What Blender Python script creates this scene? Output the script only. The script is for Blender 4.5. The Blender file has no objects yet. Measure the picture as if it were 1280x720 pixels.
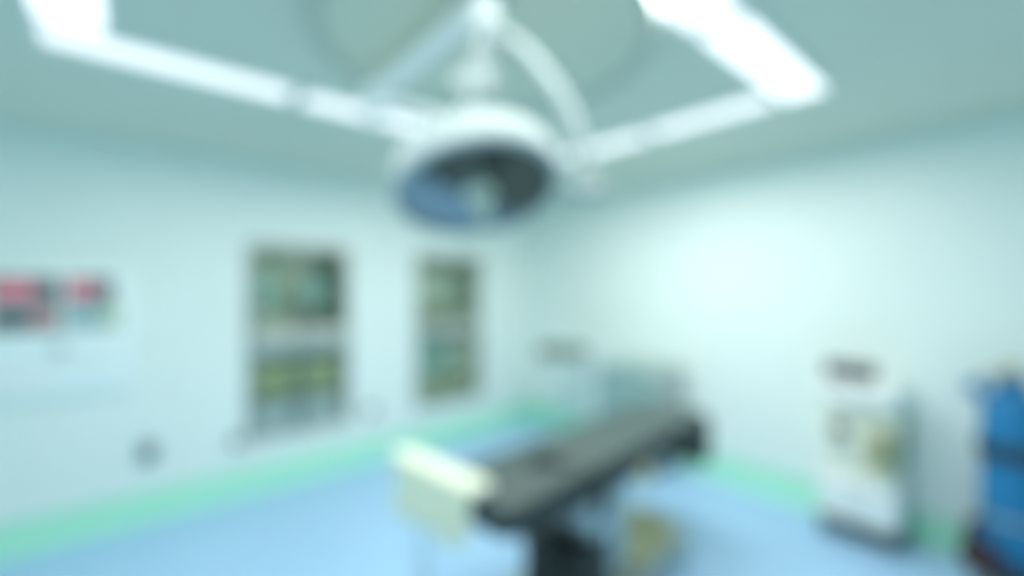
import bpy, bmesh, math, random
from mathutils import Vector, Matrix
random.seed(4)
PI = math.pi
C = bpy.context.scene.collection
R = math.radians

# ------------------------------------------------------------------ materials
def mat(name, col, rough=.5, metal=0.0, var=.0, scale=6.0, bump=0.0, bscale=40.0, coat=0.0, spec=.5):
    m = bpy.data.materials.new(name); m.use_nodes = True
    nt = m.node_tree; b = nt.nodes['Principled BSDF']
    b.inputs['Roughness'].default_value = rough
    b.inputs['Metallic'].default_value = metal
    b.inputs['Specular IOR Level'].default_value = spec
    b.inputs['Coat Weight'].default_value = coat
    tc = nt.nodes.new('ShaderNodeTexCoord')
    nz = nt.nodes.new('ShaderNodeTexNoise'); nz.inputs['Scale'].default_value = scale; nz.inputs['Detail'].default_value = 3
    nt.links.new(tc.outputs['Object'], nz.inputs['Vector'])
    rp = nt.nodes.new('ShaderNodeValToRGB')
    rp.color_ramp.elements[0].position = .3; rp.color_ramp.elements[1].position = .7
    rp.color_ramp.elements[0].color = (*[c*(1-var) for c in col], 1)
    rp.color_ramp.elements[1].color = (*[min(1, c*(1+var)) for c in col], 1)
    nt.links.new(nz.outputs['Fac'], rp.inputs['Fac'])
    nt.links.new(rp.outputs['Color'], b.inputs['Base Color'])
    if bump:
        n2 = nt.nodes.new('ShaderNodeTexNoise'); n2.inputs['Scale'].default_value = bscale; n2.inputs['Detail'].default_value = 4
        nt.links.new(tc.outputs['Object'], n2.inputs['Vector'])
        bp = nt.nodes.new('ShaderNodeBump'); bp.inputs['Strength'].default_value = bump; bp.inputs['Distance'].default_value = .004
        nt.links.new(n2.outputs['Fac'], bp.inputs['Height']); nt.links.new(bp.outputs['Normal'], b.inputs['Normal'])
    return m

def emit(name, col, strength):
    m = bpy.data.materials.new(name); m.use_nodes = True
    nt = m.node_tree; b = nt.nodes['Principled BSDF']
    b.inputs['Base Color'].default_value = (*col, 1)
    b.inputs['Emission Color'].default_value = (*col, 1); b.inputs['Emission Strength'].default_value = strength
    b.inputs['Roughness'].default_value = .4
    return m

def glass(name, tint):
    m = bpy.data.materials.new(name); m.use_nodes = True
    nt = m.node_tree; nt.nodes.remove(nt.nodes['Principled BSDF'])
    out = nt.nodes['Material Output']
    tr = nt.nodes.new('ShaderNodeBsdfTransparent'); tr.inputs['Color'].default_value = (*tint, 1)
    gl = nt.nodes.new('ShaderNodeBsdfGlossy'); gl.inputs['Roughness'].default_value = .03
    fr = nt.nodes.new('ShaderNodeFresnel'); fr.inputs['IOR'].default_value = 1.5
    mx = nt.nodes.new('ShaderNodeMixShader')
    ge = nt.nodes.new('ShaderNodeNewGeometry'); sb = nt.nodes.new('ShaderNodeMath'); sb.operation = 'SUBTRACT'; sb.inputs[0].default_value = 1
    ml = nt.nodes.new('ShaderNodeMath'); ml.operation = 'MULTIPLY'
    nt.links.new(ge.outputs['Backfacing'], sb.inputs[1]); nt.links.new(fr.outputs[0], ml.inputs[0]); nt.links.new(sb.outputs[0], ml.inputs[1])
    nt.links.new(ml.outputs[0], mx.inputs[0]); nt.links.new(tr.outputs[0], mx.inputs[1]); nt.links.new(gl.outputs[0], mx.inputs[2])
    nt.links.new(mx.outputs[0], out.inputs['Surface'])
    return m

LAMP = 1.15          # brightness of the diffusers themselves
TUBE = 12.3          # watts of each strip's tubes
M = dict(
    wall=mat('wall_paint', (.805, .895, .862), .42, var=.015, scale=1.2),
    ceil=mat('ceiling_paint', (.745, .77, .66), .6, var=.02, scale=1.5),
    floor=mat('floor_vinyl', (.375, .605, .84), .34, var=.03, scale=30, spec=.4),
    green=mat('skirting_vinyl', (.43, .87, .68), .4, var=.03, scale=12),
    lampA=emit('light_diffuser_bright', (1, 1, .99), LAMP),
    lampB=emit('light_diffuser_soft', (1, .98, .965), LAMP*.76),
    armwhite=mat('arm_white_enamel', (.90, .95, .95), .35, var=.01),
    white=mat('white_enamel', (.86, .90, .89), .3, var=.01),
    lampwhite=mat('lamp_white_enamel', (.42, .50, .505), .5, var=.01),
    cream=mat('cream_plastic', (.86, .89, .76), .4, var=.03),
    cloth=mat('cream_cloth', (.85, .89, .70), .85, var=.04, bump=.4, bscale=120),
    cabframe=mat('cabinet_frame_steel', (.40, .43, .40), .4, .8, var=.04),
    steel=mat('brushed_steel', (.66, .69, .64), .3, 1.0, var=.04, scale=25),
    satin=mat('satin_steel', (.50, .56, .56), .42, .9, var=.05, scale=18),
    olivesteel=mat('bronze_steel', (.66, .65, .40), .4, .4, var=.08),
    chrome=mat('chrome', (.8, .82, .82), .12, 1.0),
    pad=mat('grey_green_vinyl_pad', (.056, .092, .087), .6, var=.06, scale=14, bump=.15),
    padside=mat('shade_dark_vinyl', (.028, .042, .047), .45, var=.05),  # darker than the pads: shade of their sides put into the colour
    black=mat('black_rubber', (.012, .018, .016), .5, var=.1),
    dark=mat('dark_plastic', (.028, .038, .045), .45),
    mirror=mat('reflector_glass', (.26, .31, .335), .06, 1.0),
    hood=mat('hood_mesh', (.76, .78, .64), .6, var=.03, scale=60, bump=.5, bscale=300),
    hoodrim=mat('hood_rim', (.58, .63, .56), .5),
    teal=mat('teal_enamel', (.29, .45, .44), .35, var=.03),
    greysteel=mat('grey_enamel', (.46, .50, .50), .4, var=.03),
    greencloth=mat('green_cloth', (.13, .175, .115), .85, var=.06, bump=.4, bscale=120),
    sage=mat('sage_board', (.24, .30, .23), .6, var=.06),
    olive=mat('olive_board', (.36, .40, .24), .6, var=.08),
    cabin=mat('cabinet_inner', (.72, .75, .64), .5, .0, var=.04),
    cabdark=mat('dark_green_box', (.09, .14, .105), .5, var=.1),
    palebox=mat('pale_box', (.50, .55, .47), .6, var=.05),
    reflectblue=mat('floor_reflection_blue', (.54, .62, .70), .5, var=.05),  # blue of the reflected floor put into the colour
    tealbox=mat('teal_box', (.30, .48, .45), .5, var=.06),
    glass=glass('cabinet_glass', (.93, .97, .94)),
    panelwhite=mat('panel_white', (.84, .94, .935), .3, var=.01),
    screen=mat('dark_display_glass', (.10, .13, .14), .15),
    red=emit('red_readout', (.55, .13, .19), .42),
    redim=emit('dim_red_readout', (.42, .19, .19), .25),
    cyan=emit('cyan_readout', (.24, .42, .44), .22),
    yellowgreen=emit('yellow_green_readout', (.45, .60, .36), .3),
    blue=mat('blue_gas_cylinder', (.016, .20, .43), .35, var=.08, scale=8),
    brass=mat('brass', (.55, .47, .28), .35, .8),
    rust=mat('red_brown_rubber', (.06, .018, .021), .6, var=.15),
    olivepl=mat('olive_plastic', (.34, .37, .20), .5, var=.06),
)

# ------------------------------------------------------------------ mesh builder
class MB:
    def __init__(s): s.bm = bmesh.new()
    def _xf(s, vs, mtx):
        if mtx is not None: bmesh.ops.transform(s.bm, matrix=mtx, verts=vs)
    def box(s, x0, x1, y0, y1, z0, z1, bev=0.0, seg=2, mtx=None):
        r = bmesh.ops.create_cube(s.bm, size=1.0); vs = r['verts']
        for v in vs:
            v.co = Vector((x0 + (v.co.x+.5)*(x1-x0), y0 + (v.co.y+.5)*(y1-y0), z0 + (v.co.z+.5)*(z1-z0)))
        if bev > 0:
            es = list({e for v in vs for e in v.link_edges})
            g = bmesh.ops.bevel(s.bm, geom=es, offset=bev, segments=seg, profile=.5, affect='EDGES')
            vs = list({v for f in g['faces'] for v in f.verts} | {v for v in vs if v.is_valid})
        s._xf(vs, mtx); return s
    def cyl(s, p0, p1, r0, r1=None, n=24):
        p0 = Vector(p0); p1 = Vector(p1); d = p1-p0
        r1 = r0 if r1 is None else r1
        q = d.to_track_quat('Z', 'Y').to_matrix().to_4x4()
        bmesh.ops.create_cone(s.bm, cap_ends=True, segments=n, radius1=r0, radius2=r1, depth=d.length,
                              matrix=Matrix.Translation((p0+p1)/2) @ q)
        return s
    def lathe(s, prof, n=40, mtx=None):
        rings = []
        for (r, z) in prof:
            if r < 1e-6: rings.append([s.bm.verts.new((0, 0, z))])
            else: rings.append([s.bm.verts.new((r*math.cos(2*PI*k/n), r*math.sin(2*PI*k/n), z)) for k in range(n)])
        for a, b in zip(rings, rings[1:]):
            for k in range(n):
                k2 = (k+1) % n
                if len(a) == 1 and len(b) == 1: continue
                if len(a) == 1: s.bm.faces.new((a[0], b[k2], b[k]))
                elif len(b) == 1: s.bm.faces.new((a[k], a[k2], b[0]))
                else: s.bm.faces.new((a[k], a[k2], b[k2], b[k]))
        s._xf([v for r in rings for v in r], mtx); return s
    def tube(s, pts, r, n=14):
        pts = [Vector(p) for p in pts]; rings = []; up = Vector((0, 0, 1)); nx = None
        for i, p in enumerate(pts):
            t = (pts[min(i+1, len(pts)-1)] - pts[max(i-1, 0)]).normalized()
            if nx is None:
                nx = t.cross(up)
                if nx.length < .05: nx = t.cross(Vector((1, 0, 0)))
            nx = (nx - t*nx.dot(t)).normalized(); ny = t.cross(nx)
            rings.append([s.bm.verts.new(p + nx*r*math.cos(2*PI*k/n) + ny*r*math.sin(2*PI*k/n)) for k in range(n)])
        for a, b in zip(rings, rings[1:]):
            for k in range(n): s.bm.faces.new((a[k], a[(k+1) % n], b[(k+1) % n], b[k]))
        s.bm.faces.new(rings[0][::-1]); s.bm.faces.new(rings[-1]); return s
    def prism(s, poly, z0, z1, mtx=None, bev=0.0, seg=3):
        a = [s.bm.verts.new((x, y, z0)) for x, y in poly]; b = [s.bm.verts.new((x, y, z1)) for x, y in poly]
        n = len(poly); fb = s.bm.faces.new(a[::-1]); ft = s.bm.faces.new(b)
        for k in range(n): s.bm.faces.new((a[k], a[(k+1) % n], b[(k+1) % n], b[k]))
        vs = a+b
        if bev:
            es = list(ft.edges)+list(fb.edges)
            g = bmesh.ops.bevel(s.bm, geom=es, offset=bev, segments=seg, profile=.5, affect='EDGES')
            vs = list({v for f in g['faces'] for v in f.verts} | {v for v in vs if v.is_valid})
        s._xf(vs, mtx); return s
    def build(s, name, m, parent=None, smooth=True):
        bm = s.bm; bmesh.ops.recalc_face_normals(bm, faces=bm.faces[:])
        me = bpy.data.meshes.new(name)
        if smooth:
            for f in bm.faces: f.smooth = True
            for e in bm.edges:
                if len(e.link_faces) == 2 and e.calc_face_angle(0) > R(38): e.smooth = False
        bm.to_mesh(me); bm.free()
        me.materials.append(M[m] if isinstance(m, str) else m)
        o = bpy.data.objects.new(name, me); C.objects.link(o)
        if parent is not None: o.parent = parent
        return o

def tag(o, label, cat, group=None, kind=None):
    if label: o['label'] = label
    if cat: o['category'] = cat
    if group: o['group'] = group
    if kind: o['kind'] = kind
    return o
def thing(name, loc, rz, label, cat, group=None):
    o = bpy.data.objects.new(name, None); o.empty_display_size = .1; C.objects.link(o)
    o.location = loc; o.rotation_euler = (0, 0, rz)
    return tag(o, label, cat, group)
def struct(o): o['kind'] = 'structure'; return o
def rrect(x0, x1, y0, y1, r, n=6):
    out = []
    for (cx, cy, a0) in ((x1-r, y1-r, 0), (x0+r, y1-r, 90), (x0+r, y0+r, 180), (x1-r, y0+r, 270)):
        for k in range(n+1):
            a = R(a0 + 90*k/n); out.append((cx + r*math.cos(a), cy + r*math.sin(a)))
    return out
def smoothpath(pts, n=8):
    P = [Vector(p) for p in pts]; P = [2*P[0]-P[1]] + P + [2*P[-1]-P[-2]]; out = []
    for i in range(1, len(P)-2):
        for k in range(n):
            t = k/n; a, b, c, d = P[i-1:i+3]
            out.append(.5*((2*b) + (c-a)*t + (2*a-5*b+4*c-d)*t*t + (3*b-a-3*c+d)*t**3))
    out.append(P[-2]); return out

# ------------------------------------------------------------------ the room
WX, WY, H = 4.433, 4.68, 3.0           # right wall, left (cabinet) wall, ceiling
X0, Y0 = -2.2, -1.9
HOLES = [(.86, 1.775, .46, 2.25), (2.565, 3.48, .46, 2.22)]
struct(MB().box(X0, WX, Y0, WY, -.1, 0).build('floor', 'floor'))
struct(MB().box(X0, WX, Y0, WY, H, H+.1).build('ceiling', 'ceil'))
w = MB(); T = .5
xs = [X0] + [v for h in HOLES for v in h[:2]] + [WX]
for a, b in zip(xs[0::2], xs[1::2]): w.box(a, b, WY, WY+T, 0, H)
for (a, b, z0, z1) in HOLES:
    w.box(a, b, WY, WY+T, 0, z0); w.box(a, b, WY, WY+T, z1, H)
struct(w.build('wall_left', 'wall'))
struct(MB().box(WX, WX+.12, Y0, WY+T, 0, H).build('wall_right', 'wall'))
struct(MB().box(X0-.12, X0, Y0, WY+T, 0, H).build('wall_far_left', 'wall'))
struct(MB().box(X0-.12, WX+.12, Y0-.12, Y0, 0, H).build('wall_rear', 'wall'))
def skirting(L):                        # coved vinyl skirting: profile runs out onto the floor
    hgt, t, r = .205, .006, .05
    pf = [(0, hgt), (-t, hgt-.004)]
    for k in range(7):
        a = R(90*k/6); pf.append((-t - r*(1-math.cos(a)), t + r*(1-math.sin(a))))
    pf += [(-t-r-.03, .004), (-t-r-.03, 0), (0, 0)]
    return pf
def sweep(name, pf, fn, L0, L1):
    m = MB(); a = [m.bm.verts.new(fn(p, L0)) for p in pf]; b = [m.bm.verts.new(fn(p, L1)) for p in pf]
    n = len(pf); m.bm.faces.new(a); m.bm.faces.new(b[::-1])
    for k in range(n): m.bm.faces.new((a[k], b[k], b[(k+1) % n], a[(k+1) % n]))
    return struct(m.build(name, 'green'))
pf = skirting(1)
sweep('baseboard_left', pf, lambda p, l: (l, WY+p[0], p[1]), X0, WX)
sweep('baseboard_right', pf, lambda p, l: (WX+p[0], l, p[1]), Y0, WY)

# ------------------------------------------------------------------ ceiling lights (ring of recessed troffers)
def ceiling_light(cx, cy, L, W, along_x, label, watts=1.0, diff='lampA'):
    t = thing('ceiling_light', (cx, cy, H), 0 if along_x else PI/2, label, 'ceiling light', 'strip lights in the ceiling ring')
    f = MB(); b = .018
    f.box(-L/2, L/2, -W/2, -W/2+b, -.022, 0); f.box(-L/2, L/2, W/2-b, W/2, -.022, 0)
    f.box(-L/2, -L/2+b, -W/2+b, W/2-b, -.022, 0); f.box(L/2-b, L/2, -W/2+b, W/2-b, -.022, 0)
    f.build('frame', 'white', t)
    MB().box(-L/2+b, L/2-b, -W/2+b, W/2-b, -.016, -.002).build('diffuser', diff, t)
    ld = bpy.data.lights.new('tube_light', 'AREA'); ld.shape = 'RECTANGLE'; ld.size = L-.06; ld.size_y = W-.06
    ld.energy = TUBE*watts*(L*W)/.26; ld.color = (1.0, 1.0, .965)
    lo = bpy.data.objects.new('tube_light', ld); C.objects.link(lo); lo.parent = t; lo.location = (0, 0, -.03)
    return t
YB, YF, XL, XR, SW = 2.85, .885, -.17, 2.93, .25
for (a, b, lab) in ((-.295, .755, 'strip ceiling light nearest the control panel, along the cabinet wall'),
                    (.80, 1.88, 'middle strip ceiling light behind the white extension arm of the surgical lamp'),
                    (1.91, 3.055, 'far strip ceiling light in the corner of the ring, largely hidden behind the surgical lamp')):
    ceiling_light((a+b)/2, YB, b-a, SW, True, lab, .85, 'lampB')
for (a, b, lab) in ((1.94, 3.055, 'bright strip ceiling light at the right end of the ring, pointing into the right corner'),
                    (.82, 1.91, 'bright strip ceiling light cut off by the top edge, right of the lamp column'),
                    (-.295, .79, 'strip ceiling light overhead outside the frame on the near side of the ring')):
    ceiling_light((a+b)/2, YF, b-a, SW, True, lab, 1.05 if a > .8 else .8)
for (a, b, lab) in ((1.03, 1.86, 'strip ceiling light parallel to the right wall, nearer half of that side'),
                    (1.88, 2.71, 'strip ceiling light parallel to the right wall, half next to the surgical lamp')):
    ceiling_light(XR, (a+b)/2, b-a, SW, False, lab, 1.3 if a < 1.5 else 2.2, 'lampB')
for (a, b, lab) in ((1.03, 1.86, 'strip ceiling light overhead on the left side of the ring, nearer the viewer'),
                    (1.88, 2.71, 'bright strip ceiling light in the upper left corner of the photo')):
    ceiling_light(XL, (a+b)/2, b-a, SW, False, lab, .6)

# round ceiling hood around the lamp mount
t = thing('air_diffuser', (1.30, 1.70, H), 0, 'round grey green ceiling air diffuser behind the surgical lamp mount', 'air diffuser')
MB().lathe([(.72, 0), (.72, -.03), (.735, -.05), (.775, -.05), (.79, -.03), (.79, 0)], 72).build('rim', 'hoodrim', t)
MB().lathe([(0, -.02), (.72, -.02), (.72, -.005), (0, -.005)], 72).build('screen', 'hood', t)

# ------------------------------------------------------------------ surgical lamp
MX, MY = 1.000, 1.320
MNT = Vector((MX, MY, H-.0205))
t = thing('surgical_lamp', MNT, 0, 'white surgical lamp hanging from the ceiling with a mirrored round face above the operating table', 'surgical lamp')
def L(*p): return Vector(p) - MNT
MB().lathe([(0, 0), (.12, 0), (.12, -.016), (.10, -.032), (.05, -.042), (0, -.042)], 40).build('ceiling_flange', 'lampwhite', t)
MB().lathe([(.040, -.035), (.040, -.055), (.060, -.062), (.060, -.165), (.044, -.18), (0, -.18)], 28).build('column', 'armwhite', t)
J1 = L(.983, 2.242, 2.84); HUB = L(MX, MY, 2.90)
d = (J1-HUB).normalized()
MB().tube([HUB + d*.03, J1], .047, 18).build('extension_arm', 'armwhite', t)
MB().lathe([(0, .065), (.048, .065), (.053, .05), (.053, -.085), (.042, -.10), (0, -.10)], 24, Matrix.Translation(J1)).build('elbow_joint', 'armwhite', t)
F = Vector((.957, 1.291, 2.194))
CRX, CRZ = Vector((.758, -.652, 0)), Vector((.652, .759, 0))
nx_, nz_ = .18, -.345
nrm = (CRX*nx_ + CRZ*nz_ + Vector((0, 0, -math.sqrt(1-nx_*nx_-nz_*nz_)))).normalized()
ax = -nrm
q = ax.to_track_quat('Z', 'Y').to_matrix().to_4x4()
HM = Matrix.Translation(F - MNT) @ q
apex = F + ax*.227
NK = L(*(apex + ax*.06))
MB().tube(smoothpath([J1 + Vector((0, 0, -.06)), J1*.75 + NK*.25, J1*.35 + NK*.65 + Vector((0, 0, .01)), NK]), .028, 16).build('spring_arm', 'armwhite', t)
k9 = .965
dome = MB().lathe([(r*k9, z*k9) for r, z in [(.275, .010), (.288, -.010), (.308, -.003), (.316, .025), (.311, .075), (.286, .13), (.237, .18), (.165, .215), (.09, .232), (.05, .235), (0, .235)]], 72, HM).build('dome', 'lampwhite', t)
MB().lathe([(.2635, .0), (.261, .006), (.2, .006), (.1, .006), (0, .006)], 72, HM).build('reflector', 'mirror', t)
MB().lathe([(r*k9, z*k9) for r, z in [(.277, .010), (.277, -.006), (.288, -.012), (.294, -.008), (.289, .005)]], 72, HM).build('rim_trim', 'satin', dome)
MB().lathe([(.055, .0065), (.055, -.008), (.040, -.018), (.031, -.026), (.031, -.095), (.025, -.108), (0, -.110)], 28, HM).build('handle', 'cream', t)
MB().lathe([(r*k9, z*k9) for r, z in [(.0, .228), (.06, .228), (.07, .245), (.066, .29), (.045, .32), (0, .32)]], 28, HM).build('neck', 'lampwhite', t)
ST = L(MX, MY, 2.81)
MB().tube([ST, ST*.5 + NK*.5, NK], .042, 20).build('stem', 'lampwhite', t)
kx = ST*.42 + NK*.58
MB().cyl(kx - CRX*.08, kx + CRX*.08, .058, n=28).build('knuckle', 'lampwhite', t)
# one-sided curved yoke from the column to a pivot on the right of the head
def yk(dx, z, back=0.0): return L(*(Vector((F.x, F.y, z)) + CRX*dx + CRZ*back))
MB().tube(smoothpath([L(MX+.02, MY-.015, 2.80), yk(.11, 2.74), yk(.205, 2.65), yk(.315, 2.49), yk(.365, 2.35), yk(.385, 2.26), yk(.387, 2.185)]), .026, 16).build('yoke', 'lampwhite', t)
MB().cyl(yk(.30, 2.205), yk(.385, 2.198), .025).build('pivot', 'lampwhite', t)
kb = MB().cyl(yk(.386, 2.198), yk(.435, 2.20), .034, .027, 24).build('adjusting_knob', 'greysteel', t); kb['label'] = 'grey adjusting knob'

# ------------------------------------------------------------------ wall cabinets (recessed)
def cabinet(hole, label, drawer_z):
    x0, x1, z0, z1 = hole; g = .003
    t = thing('wall_cabinet', ((x0+x1)/2, WY, z0), 0, label, 'cabinet', 'glass fronted wall cabinets')
    w = (x1-x0)/2 - g; hh = z1-z0; D = .38
    c = MB()
    c.box(-w, -w+.018, .004, D, g, hh-g); c.box(w-.018, w, .004, D, g, hh-g)
    c.box(-w+.018, w-.018, .004, D, g, .021); c.box(-w+.018, w-.018, .004, D, hh-.021, hh-g)
    c.box(-w+.018, w-.018, D-.015, D, .021, hh-.021)
    c.build('carcass', 'cabin', t)
    f = MB(); fw = .035; o = .012
    X = (x1-x0)/2 + o
    f.box(-X, -X+fw, -.016, -.002, -o, hh+o, .003, 1); f.box(X-fw, X, -.016, -.002, -o, hh+o, .003, 1)
    f.box(-X+fw, X-fw, -.016, -.002, -o, -o+fw, .003, 1); f.box(-X+fw, X-fw, -.016, -.002, hh+o-fw, hh+o, .003, 1)
    f.build('frame', 'cabframe', t)
    da, db = drawer_z[0]-z0, drawer_z[1]-z0
    for k, (a, b) in enumerate(((-w+.03, -.004), (.004, w-.03))):
        dr = MB().box(a, b, -.012, .30, da+.004, db-.004, .004, 2).build('drawer', 'steel', t)
        hm = (a+b)/2; zz = (da+db)/2
        MB().tube(smoothpath([(hm-.07, -.012, zz), (hm-.068, -.034, zz), (hm, -.04, zz), (hm+.068, -.034, zz), (hm+.07, -.012, zz)], 5), .006, 8).build('handle', 'chrome', dr)
    for (a, b, ya) in ((-w+.03, .03, .012), (-.03, w-.03, .026)):
        for (za, zb) in ((db, hh-.03), (.03, da)):
            s = MB(); e = .022
            s.box(a, a+e, ya, ya+.011, za, zb); s.box(b-e, b, ya, ya+.011, za, zb)
            s.box(a+e, b-e, ya, ya+.011, za, za+e); s.box(a+e, b-e, ya, ya+.011, zb-e, zb)
            d = s.build('sliding_door', 'cabframe', t)
            MB().box(a+e, b-e, ya+.003, ya+.007, za+e, zb-e).build('pane', 'glass', d)
            MB().box((b-.017) if ya < .02 else (a+.005), (b-.005) if ya < .02 else (a+.017), ya-.006, ya, (za+zb)/2-.06, (za+zb)/2+.06, .002, 1).build('handle', 'chrome', d)
    for zz in (db + (hh-db)*.28, da*.47):
        MB().box(-w+.02, w-.02, .05, D-.017, zz-.009, zz).build('shelf', 'cabin', t)
    return t, (da+z0, db+z0, z0+db+(hh-db)*.28, z0+da*.47)
tL, (daL, dbL, shuL, shlL) = cabinet(HOLES[0], 'left recessed steel wall cabinet with sliding glass doors, nearer the control panel', (1.22, 1.44))
tR, (daR, dbR, shuR, shlR) = cabinet(HOLES[1], 'right recessed steel wall cabinet with sliding glass doors, nearer the room corner', (1.25, 1.40))
def carton(name, x0, x1, z0, h, y0, y1, m, label, cat='box', group=None, ridge=True):
    o = thing(name, ((x0+x1)/2, WY+(y0+y1)/2, z0+.001), 0, label, cat, group)
    w_, d_ = (x1-x0)/2, (y1-y0)/2
    MB().box(-w_, w_, -d_, d_, 0, h*.8, .004, 2).build('box_body', m, o)
    MB().box(-w_-.003, w_+.003, -d_-.003, d_+.003, h*.8+.0005, h, .004, 2).build('lid', m, o)
    return o
# left cabinet, upper shelf
carton('storage_box', .93, 1.12, shuL, .30, .08, .30, 'tealbox', 'teal box on the upper shelf of the left cabinet, left of its middle', 'box', 'boxes in the wall cabinets')
carton('storage_box', 1.36, 1.55, shuL, .28, .08, .30, 'tealbox', 'teal box on the upper shelf of the left cabinet, right of its middle', 'box', 'boxes in the wall cabinets')
carton('storage_box', 1.59, 1.735, shuL, .46, .07, .30, 'cabdark', 'tall dark green box at the right end of the upper shelf in the left cabinet', 'box', 'boxes in the wall cabinets')
# under the shelf
carton('storage_box', 1.54, 1.735, dbL, .20, .07, .30, 'cabdark', 'low dark green box above the drawers at the right end of the left cabinet', 'box', 'boxes in the wall cabinets')
carton('storage_box', .92, 1.18, dbL, .17, .08, .31, 'palebox', 'pale box above the drawers at the left end of the left cabinet', 'box', 'boxes in the wall cabinets')
# lower part
carton('storage_box', .91, 1.29, shlL, .33, .07, .32, 'olive', 'olive box on the lower shelf of the left cabinet, at its left end', 'box', 'boxes in the wall cabinets')
carton('storage_box', 1.33, 1.73, shlL, .31, .07, .32, 'olive', 'olive box on the lower shelf of the left cabinet, at its right end', 'box', 'boxes in the wall cabinets')
for (a_, b_, m_, lb_) in ((.91, 1.29, 'reflectblue', 'added box, blue grey like the floor reflection, at the left end of the left cabinet bottom'), (1.34, 1.73, 'reflectblue', 'added box, blue grey like the floor reflection, at the right end of the left cabinet bottom')):
    carton('storage_box', a_, b_, .46+.022, .24, .07, .32, m_, lb_, 'box', 'boxes in the wall cabinets')  # added boxes; their blue stands in for the floor's reflection
# right cabinet
carton('storage_box', 2.63, 3.0, shuR, .42, .08, .31, 'palebox', 'tall pale box on the upper shelf at the left of the right cabinet', 'box', 'boxes in the wall cabinets')
carton('storage_box', 3.08, 3.42, shuR, .44, .08, .31, 'sage', 'tall sage green box on the upper shelf at the right of the right cabinet', 'box', 'boxes in the wall cabinets')
carton('storage_box', 2.62, 3.0, shlR, .33, .08, .31, 'tealbox', 'teal box on the lower shelf at the left of the right cabinet', 'box', 'boxes in the wall cabinets')
carton('storage_box', 3.06, 3.41, shlR, .33, .08, .31, 'palebox', 'pale box on the lower shelf at the right of the right cabinet', 'box', 'boxes in the wall cabinets')

# ------------------------------------------------------------------ wall control panel
t = thing('control_panel', (-.62, WY-.001, 1.06), 0, 'white wall control panel with red and cyan displays at the left edge', 'control panel')
MB().box(-.68, .675, -.045, 0, 0, .94, .012, 3).build('housing', 'panelwhite', t)
def disp(xa, xb, za, zb, lit):
    a, b, z0, z1 = xa+.62, xb+.62, za-1.06, zb-1.06
    d = MB().box(a, b, -.050, -.0455, z0, z1, .002, 1).build('display', 'screen', t)
    for (u0, u1, v0, v1, m) in lit:
        MB().box(a+(b-a)*u0, a+(b-a)*u1, -.0535, -.0505, z0+(z1-z0)*v0, z0+(z1-z0)*v1, .001, 1).build('readout', m, d)
disp(-1.20, -.70, 1.745, 1.925, [(.08, .55, .2, .8, 'red')])
disp(-.685, -.345, 1.745, 1.925, [(.04, .63, .18, .82, 'red')])
disp(-.315, -.055, 1.745, 1.925, [(.04, .60, .18, .82, 'red')])
disp(-1.20, -.70, 1.545, 1.715, [(.08, .55, .2, .8, 'redim')])
disp(-.685, -.345, 1.545, 1.715, [(.58, .94, .2, .8, 'redim')])
disp(-.315, -.025, 1.545, 1.715, [(.03, .70, .08, .92, 'cyan'), (.75, .97, .08, .92, 'yellowgreen')])
MB().cyl((.268, -.045, .345), (.268, -.07, .345), .042, .036, 28).build('knob', 'greysteel', t)
for k in range(4):
    MB().box(.34+.07*k, .385+.07*k, -.052, -.0455, .20, .245, .004, 2).build('push_button', 'white', t)
MB().box(-.25, .20, -.049, -.0455, .12, .22, .003, 1).build('socket_cover', 'white', t)

# ------------------------------------------------------------------ wall outlets
def outlet(x, z, label, w=.065, h=.085, m='satin'):
    t = thing('wall_outlet', (x, WY-.001, z-h), 0, label, 'outlet', 'steel outlets low on the cabinet wall')
    MB().box(-w, w, -.02, 0, 0, 2*h, .006, 2).build('cover', m, t)
    for zz in (.55*h, 1.3*h):
        MB().box(-w*.6, w*.6, -.0235, -.0205, zz-.02, zz+.025, .003, 1).build('socket', 'dark', t)
outlet(.152, .525, 'grey steel wall outlet below and right of the control panel')
outlet(.765, .47, 'small steel wall outlet beside the lower left corner of the left cabinet', .05, .05)
outlet(2.02, .52, 'small steel wall outlet low between the two wall cabinets', .06, .05)

# ------------------------------------------------------------------ operating table
TR = R(5.4)
t = thing('operating_table', (2.15, 1.73, 0), TR, 'operating table with grey green vinyl pads and a dark drop leg section', 'operating table')
def padmesh(poly, z0=.92, z1=.95): return MB().prism(poly, z0, z1, bev=.012)
W2 = .252
# head/back section with a round notch at its far edge, seat, leg section
xa, xb = -1.02, -.42
notch = []
for k in range(13):
    a = R(-90 - 180*k/12); notch.append((xb + .0 + .15*math.cos(a)*1.0, .075 + .085*math.sin(a)))
rr = .07
back = [(xb, -W2)]
back += [(xb, -.03-.115)] + [(xb-.21*math.sin(PI*k/12), -.03-.115*math.cos(PI*k/12)) for k in range(1, 12)] + [(xb, -.03+.115)]
back += [(xb, W2)]
back += [(xa+rr-rr*math.sin(R(90*k/6)), W2-rr+rr*math.cos(R(90*k/6))) for k in range(7)]
back += [(xa+rr-rr*math.cos(R(90*k/6)), -W2+rr-rr*math.sin(R(90*k/6))) for k in range(7)]
padmesh(back).build('back_pad', 'pad', t)
padmesh(rrect(-.405, .30, -W2, W2, .02, 3)).build('seat_pad', 'pad', t)
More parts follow.
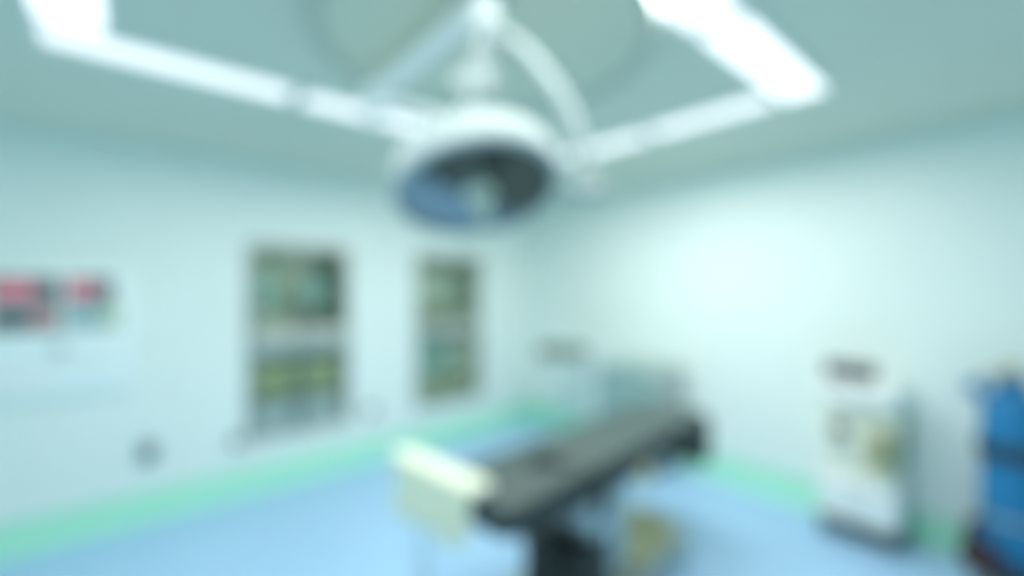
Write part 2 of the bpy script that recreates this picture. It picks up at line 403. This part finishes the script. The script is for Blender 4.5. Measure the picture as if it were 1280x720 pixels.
# leg section: flat pad, then a section hanging down at the far end
padmesh(rrect(.315, .985, -W2, W2, .02, 3)).build('leg_pad', 'pad', t)
def legdrop(sh):
    m = MB(); w_ = W2-.004
    top = [(.935, .95)] + [(.95 + .17*math.sin(R(a)), .775 + .17*math.cos(R(a))) for a in range(10, 100, 10)] + [(1.12, .54)]
    bot = [(1.03, .54), (1.03, .77)] + [(.95 + .08*math.sin(R(a)), .77 + .08*math.cos(R(a))) for a in range(80, 0, -20)] + [(.935, .85)]
    pr = [(x+sh, z) for x, z in top + bot]
    a = [m.bm.verts.new((x, -w_, z)) for x, z in pr]; b = [m.bm.verts.new((x, w_, z)) for x, z in pr]
    n = len(pr); fa = m.bm.faces.new(a); fb = m.bm.faces.new(b[::-1])
    for k in range(n): m.bm.faces.new((a[k], b[k], b[(k+1) % n], a[(k+1) % n]))
    bmesh.ops.bevel(m.bm, geom=list(fa.edges)+list(fb.edges), offset=.015, segments=3, profile=.5, affect='EDGES')
    return m
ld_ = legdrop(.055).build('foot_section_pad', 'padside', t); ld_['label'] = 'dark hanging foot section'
ch = MB()
xe = xa + .012
ch.prism([(xb, -.245)] + [(xb, .245)] + [(xe+.06-.06*math.sin(R(90*k/6)), .185+.06*math.cos(R(90*k/6))) for k in range(7)] + [(xe+.06-.06*math.cos(R(90*k/6)), -.185-.06*math.sin(R(90*k/6))) for k in range(7)], .83, .919, bev=.008)
ch.build('back_shell', 'padside', t)  # shells form a dark band that carries the side shade
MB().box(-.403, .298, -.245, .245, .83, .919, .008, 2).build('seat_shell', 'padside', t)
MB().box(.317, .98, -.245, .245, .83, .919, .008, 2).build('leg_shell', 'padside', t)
for sy in (-1, 1):
    r_ = MB().box(-.96, .90, sy*.29-.008, sy*.29+.008, .835, .862, .003, 1)
    for xx in (-.85, -.55, -.3, .2, .45, .8): r_.box(xx-.012, xx+.012, min(sy*.245, sy*.282), max(sy*.245, sy*.282), .84, .857)
    rl = r_.build('side_rail', 'dark', t)
for (xx, m_) in ((.02, 'olivesteel'), (-.42, 'dark')):
    MB().box(xx-.05, xx+.05, -.325, -.30, .74, .85, .006, 2).build('rail_clamp', m_, t)
# carriage, column, dark bellows added for the column's shaded face, base
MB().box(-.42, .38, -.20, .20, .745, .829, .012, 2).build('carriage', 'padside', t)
MB().prism(rrect(-.30, .12, -.17, .17, .05), .50, .745, bev=.01).prism(rrect(-.10, .11, -.16, .16, .03), .19, .499).build('column', 'satin', t)
bl = MB()
for k in range(8): bl.prism(rrect(-.46, -.108, -.19, .19, .05), .19+.038*k, .19+.038*k+.036, bev=.012, seg=2)
bl.build('bellows', 'black', t)
bs = MB(); bs.prism(rrect(-.62, .80, -.27, .27, .10), .035, .185, bev=.03); bs.build('base', 'satin', t)
MB().prism(rrect(.14, .72, -.20, .20, .06), .186, .26, bev=.025).build('base_cover', 'olivesteel', t)
for (xx, yy) in ((-.5, -.2), (-.5, .2), (.68, -.2), (.68, .2)):
    MB().cyl((xx, yy, 0), (xx, yy, .034), .045, n=24).build('foot', 'black', t)
pd = MB().box(.80, .92, -.10, .10, .03, .055, .01, 2); pd.box(.78, .82, -.02, .02, .04, .06); pd.build('pedal', 'black', t)
MB().box(.18, .34, -.13, .13, .68, .745, .01, 2).build('tilt_bracket', 'brass', t)

# ------------------------------------------------------------------ arm board + cloth beside the table's head end
ang = R(95.4)
AO = (1.135, 1.53, 0)
ab = thing('tray_stand', AO, ang, 'white narrow tray stand on a single leg across the head end of the operating table', 'tray stand')
# local +x runs outwards from the table, local -y faces the room's right; width .22
MB().prism(rrect(0, .69, -.10, .02, .04), .975, 1.005, bev=.008).build('tray', 'white', ab)
lg = MB().cyl((.45, -.03, .03), (.45, -.03, .52), .024).cyl((.45, -.03, .51), (.45, -.03, .974), .017).build('leg', 'chrome', ab)
br = MB().tube([(.06, -.05, .966), (.62, -.05, .966)], .009, 10).tube([(.45, -.095, .966), (.45, -.01, .966)], .009, 10).build('bracket', 'chrome', ab)
ft = MB()
for (ex_, ey_) in ((.85, -.05), (.05, -.05), (.45, .25)):
    ft.tube([(.45, -.03, .06), (.45*.5+ex_*.5, -.015+ey_*.5, .035), (ex_, ey_, .014)], .013, 10)
ft.build('foot', 'satin', ab)
# draped cloth: sheet over the board, hanging on the viewer's side and the outer end
def drape():
    m = MB(); nx, ny = 46, 40
    LX0, LX1 = .008, .585; hang = .275; top = 1.0085
    YT, YE = -.098, .026
    g = []
    for i in range(nx+1):
        u = i/nx; x = LX0 + (LX1-LX0)*u; row = []
        hg = hang*(1 - .20*max(0, .25-u)/.25) + .012*math.sin(9*u)
        total = (YE-YT-.02) + hg
        for j in range(ny+1):
            s_ = total*j/ny; wflat = YE-YT-.02
            if s_ < wflat: y, z = YT+.02+s_, top
            else:
                d_ = s_-wflat; r_ = .012
                if d_ < r_*PI/2: a = d_/r_; y, z = YE + r_*math.sin(a), top - r_*(1-math.cos(a))
                else:
                    dd = d_ - r_*PI/2; k = dd/hang
                    y = YE + r_ + k*(.010*math.sin(23*u+1) + .006*math.sin(51*u)) + .012*k; z = top - r_ - dd
            row.append(m.bm.verts.new((x, y, z)))
        g.append(row)
    for i in range(nx):
        for j in range(ny): m.bm.faces.new((g[i][j], g[i+1][j], g[i+1][j+1], g[i][j+1]))
    return m
cl = drape().build('drape_cloth', 'cloth'); cl.location = AO; cl.rotation_euler = (0, 0, ang)
so = cl.modifiers.new('thickness', 'SOLIDIFY'); so.thickness = .003; so.offset = 1
tag(cl, 'cream cloth hanging over the tray stand at the head end of the operating table', 'cloth')

# ------------------------------------------------------------------ helper: caster
def caster(parent, x, y, r=.045, fork_h=.03):
    c = MB().cyl((x, y-.014, r), (x, y+.014, r), r, n=24).build('caster', 'black', parent)
    k = MB(); k.box(x-.02, x+.02, y-.022, y-.016, r, 2*r+fork_h); k.box(x-.02, x+.02, y+.016, y+.022, r, 2*r+fork_h); k.box(x-.022, x+.022, y-.022, y+.022, 2*r+fork_h-.008, 2*r+fork_h)
    k.build('fork', 'satin', c)

# ------------------------------------------------------------------ teal anaesthesia trolley (front faces -x)
t = thing('drawer_trolley', (3.88, 2.74, 0), 0, 'teal drawer trolley against the right wall behind the operating table', 'trolley')
bd = MB(); bd.box(.02, .50, -.36, -.345, .12, .98); bd.box(.02, .50, .345, .36, .12, .98); bd.box(.485, .50, -.345, .345, .12, .98); bd.box(.02, .485, -.345, .345, .12, .14); bd.box(.02, .485, -.345, .345, .96, .98)
bd.build('body', 'greysteel', t)
z = .145
for hgt in (.24, .19, .19, .18):
    d = MB().box(0, .03, -.34, .34, z, z+hgt-.008, .006, 2).build('drawer', 'teal', t)
    zc = z+hgt*.68
    MB().tube(smoothpath([(0, -.14, zc), (-.022, -.135, zc), (-.028, 0, zc), (-.022, .135, zc), (0, .14, zc)], 6), .008, 8).build('handle', 'chrome', d)
    z += hgt
MB().box(-.01, .51, -.375, .375, .981, 1.005, .008, 2).build('worktop', 'teal', t)
MB().tube(smoothpath([(.03, -.36, 1.005), (.03, -.36, 1.06), (.10, -.36, 1.075), (.46, -.36, 1.075), (.485, -.33, 1.075), (.485, .33, 1.075), (.46, .36, 1.075), (.10, .36, 1.075), (.03, .36, 1.06), (.03, .36, 1.005)], 6), .009, 8).build('gallery_rail', 'chrome', t)
MB().tube(smoothpath([(.08, -.36, .86), (.08, -.42, .86), (.42, -.42, .86), (.42, -.36, .86)], 6), .011, 10).build('push_handle', 'chrome', t)
for (x, y) in ((.06, -.31), (.06, .31), (.45, -.31), (.45, .31)): caster(t, x, y, .045, .028)

# ------------------------------------------------------------------ instrument stand near the corner
t = thing('instrument_stand', (3.85, 3.58, 0), R(-40), 'steel instrument stand with a flat tray near the room corner', 'instrument stand')
tr_ = MB(); tr_.box(-.29, .29, -.20, .20, 1.045, 1.053)
for (a, b, c_, d_) in ((-.30, -.288, -.21, .21), (.288, .30, -.21, .21)): tr_.box(a, b, c_, d_, 1.045, 1.085, .003, 1)
tr_.box(-.288, .288, -.21, -.198, 1.045, 1.085, .003, 1); tr_.box(-.288, .288, .198, .21, 1.045, 1.085, .003, 1)
tr_.build('tray', 'satin', t)
MB().box(-.28, .28, -.19, .19, 1.0535, 1.058).build('tray_liner', 'greencloth', t)
MB().tube(smoothpath([(.24, -.12, .05), (.24, -.12, .6), (.24, -.12, .95), (.20, -.12, 1.02), (.10, -.12, 1.035), (-.22, -.12, 1.035)], 6), .013, 12).build('post', 'chrome', t)
b_ = MB(); b_.tube([(-.22, -.12, .05), (.24, -.12, .05), (.30, -.12, .05)], .014, 10); b_.tube([(.24, -.30, .05), (.24, .06, .05)], .014, 10)
b_.build('base', 'chrome', t)
for (x, y) in ((.24, -.28), (.24, .04), (-.2, -.12)): MB().cyl((x, y-.01, .028), (x, y+.01, .028), .027, n=20).build('caster', 'black', t)
def bundle(x, y, rz, lab, sx, sy, sz, m):
    o = thing('cloth_bundle', (x, y, 1.0585), rz, lab, 'cloth bundle', 'folded cloth bundles on the tray')
    MB().box(-sx, sx, -sy, sy, 0, sz, min(sz*.45, .03), 4).build('folded_cloth', m, o)
    MB().box(-.014, .014, -sy-.002, sy+.002, sz*.0+.002, sz+.002, .008, 2).build('tape_band', 'greysteel', o)
ca, sa = math.cos(R(-40)), math.sin(R(-40))
bundle(3.85+ca*-.13, 3.58+sa*-.13, R(-40), 'left folded green cloth bundle on the instrument stand tray', .135, .15, .12, 'greencloth')
bundle(3.85+ca*.135, 3.58+sa*.135, R(-38), 'right folded green cloth bundle on the instrument stand tray', .125, .15, .11, 'greencloth')

# ------------------------------------------------------------------ white medical machine on the right wall (front faces -x)
t = thing('medical_machine', (4.03, .855, 0), 0, 'white wheeled medical machine with a dark screen against the right wall', 'medical machine')
base = MB(); base.prism(rrect(0, .36, -.235, .235, .03), .14, .46, bev=.012); base.build('base_cabinet', 'white', t)
for (za, zb) in ((.155, .295), (.305, .445)):
    d = MB().box(-.012, .004, -.205, .205, za, zb, .005, 2).build('drawer', 'white', t)
    MB().box(-.022, -.0125, -.07, .07, zb-.035, zb-.022, .003, 1).build('handle', 'greysteel', d)
MB().box(-.02, .37, -.245, .245, .095, .138, .012, 2).build('plinth', 'dark', t)
for (x, y) in ((.03, -.20), (.03, .20), (.32, -.20), (.32, .20)): caster(t, x, y, .036, .022)
bo = MB(); bo.prism(rrect(.06, .36, -.225, .225, .025), .461, .98, bev=.01); bo.build('body', 'cream', t)
MB().box(.045, .0595, -.04, .205, .50, .95, .006, 2).build('front_panel', 'cream', t)
MB().cyl((.04, .115, .79), (.0, .115, .79), .058, .05, 28).build('dial', 'dark', t)
MB().cyl((.042, .115, .62), (.022, .115, .62), .025, n=20).build('gauge', 'greysteel', t)
MB().cyl((.042, .04, .62), (.022, .04, .62), .025, n=20).build('gauge', 'greysteel', t)
bw = MB()
for k in range(7): bw.lathe([(0, 0), (.050, 0), (.060, .012), (.050, .024), (0, .024)], 28, Matrix.Translation((.0, -.135, .62+.026*k)))
be = bw.build('bellows', 'olivepl', t)
MB().box(-.065, .0585, -.215, -.055, .585, .615, .006, 2).build('bellows_shelf', 'olivepl', t)
MB().box(-.05, .0585, -.20, -.07, .81, .835, .006, 2).build('bellows_cap', 'olivepl', t)
MB().box(.08, .34, -.236, -.2265, .56, .88, .004, 1).build('side_panel', 'olivepl', t)
hd = MB(); hd.box(-.005, .365, -.23, .24, .983, 1.15, .03, 4); hd.build('upper_housing', 'white', t)
sc_ = MB().box(-.02, .05, -.09, .225, 0, .135, .012, 3, Matrix.Translation((.10, 0, 1.152)) @ Matrix.Rotation(R(14), 4, 'Y'))
sc_.build('monitor', 'dark', t)
MB().tube(smoothpath([(-.003, -.16, 1.02), (-.05, -.16, 1.03), (-.055, .0, 1.03), (-.05, .16, 1.03), (-.003, .16, 1.02)], 6), .012, 10).build('push_handle', 'greysteel', t)

# ------------------------------------------------------------------ gas cylinder on its cart
CX, CY = 4.19, .105
t = thing('cylinder_cart', (CX, CY, 0), R(-90), 'dark steel cylinder cart with red brown wheels carrying the blue gas cylinder', 'cart')
pl = MB().box(-.19, .17, -.15, .15, .02, .035, .004, 1)
for (x_, y_) in ((-.18, -.145), (.145, -.145), (-.18, .13), (.145, .13)): pl.box(x_, x_+.015, y_, y_+.015, 0, .02)
pl.build('platform', 'satin', t)
MB().box(-.14, .14, -.14, .14, .036, .162, .012, 2).build('riser', 'dark', t)
for sy in (-1, 1):
    x, zc, y = -.125, .20, sy*.195
    wl = MB().cyl((x, y-.02, zc), (x, y+.02, zc), .10, n=36).build('wheel', 'rust', t)
    MB().cyl((x, y-.026, zc), (x, y+.026, zc), .032, n=24).build('hub', 'dark', wl)
    br = MB().cyl((x, sy*.13, zc), (x, sy*.168, zc), .014, n=16).box(x-.02, x+.02, min(sy*.142, sy*.155), max(sy*.142, sy*.155), .036, .215, .004, 1)
    br.build('axle_bracket', 'satin', t)
MB().tube(smoothpath([(.16, -.10, .04), (.172, -.10, .6), (.172, -.10, 1.1), (.165, -.10, 1.22), (.16, 0, 1.27), (.165, .10, 1.22), (.172, .10, 1.1), (.172, .10, .6), (.16, .10, .04)], 8), .012, 10).build('frame', 'blue', t)
MB().lathe([(.144, .80), (.158, .80), (.158, .89), (.144, .89), (.144, .80)], 48).build('holding_ring', 'dark', t)
MB().lathe([(.144, .42), (.152, .42), (.152, .45), (.144, .45), (.144, .42)], 48).build('holding_ring', 'satin', t)
g = thing('gas_cylinder', (CX, CY, .1645), 0, 'tall blue gas cylinder standing on the cart at the right edge', 'gas cylinder')
MB().lathe([(0, .0), (.12, 0), (.137, .012), (.14, .03), (.14, .965), (.136, .99), (.118, 1.02), (.084, 1.038), (.05, 1.047), (.034, 1.06), (.034, 1.09), (0, 1.09)], 56).build('cylinder_body', 'blue', g)
MB().cyl((0, 0, 1.0905), (0, 0, 1.17), .022, n=20).cyl((-.055, 0, 1.13), (.03, 0, 1.13), .014, n=16).build('valve', 'brass', g)
MB().lathe([(0, 1.171), (.046, 1.171), (.052, 1.18), (.046, 1.205), (0, 1.205)], 24).build('hand_wheel', 'brass', g)
rg = MB().tube(smoothpath([(-.01, .02, 1.135), (-.04, .10, 1.14), (-.06, .15, 1.10)], 6), .011, 10).build('regulator_pipe', 'brass', g)
MB().lathe([(0, -.05), (.04, -.05), (.046, -.04), (.046, .03), (.036, .045), (0, .045)], 28, Matrix.Translation((-.06, .155, 1.055))).build('regulator', 'blue', g)
MB().lathe([(.05, 1.046), (.072, 1.05), (.080, 1.12), (.074, 1.125), (.064, 1.06)], 32).build('valve_collar', 'blue', g)

# ------------------------------------------------------------------ camera, world, view
A = math.atan2(.652, .758)
cd = bpy.data.cameras.new('camera'); cam = bpy.data.objects.new('camera', cd); C.objects.link(cam)
cam.location = (0, 0, 1.867); cam.rotation_euler = (PI/2, 0, -A)
cd.sensor_width = 36; cd.lens = 565/1280*36; cd.shift_y = -3/1280; cd.clip_start = .05
# the photograph itself is taken far out of focus
cd.dof.use_dof = True; cd.dof.focus_distance = .20; cd.dof.aperture_blades = 0
cd.dof.aperture_fstop = 1.0
bpy.context.scene.camera = cam
wd = bpy.data.worlds.new('world'); bpy.context.scene.world = wd; wd.use_nodes = True
wd.node_tree.nodes['Background'].inputs['Color'].default_value = (.7, .85, .9, 1)
wd.node_tree.nodes['Background'].inputs['Strength'].default_value = .05
sc = bpy.context.scene
sc.view_settings.view_transform = 'Standard'; sc.view_settings.look = 'None'
sc.view_settings.exposure = 0.0; sc.view_settings.gamma = 1.0; sc.view_settings.use_curve_mapping = False
sc.cycles.use_denoising = True; sc.cycles.max_bounces = 14; sc.cycles.diffuse_bounces = 10
sc.cycles.sample_clamp_indirect = 8
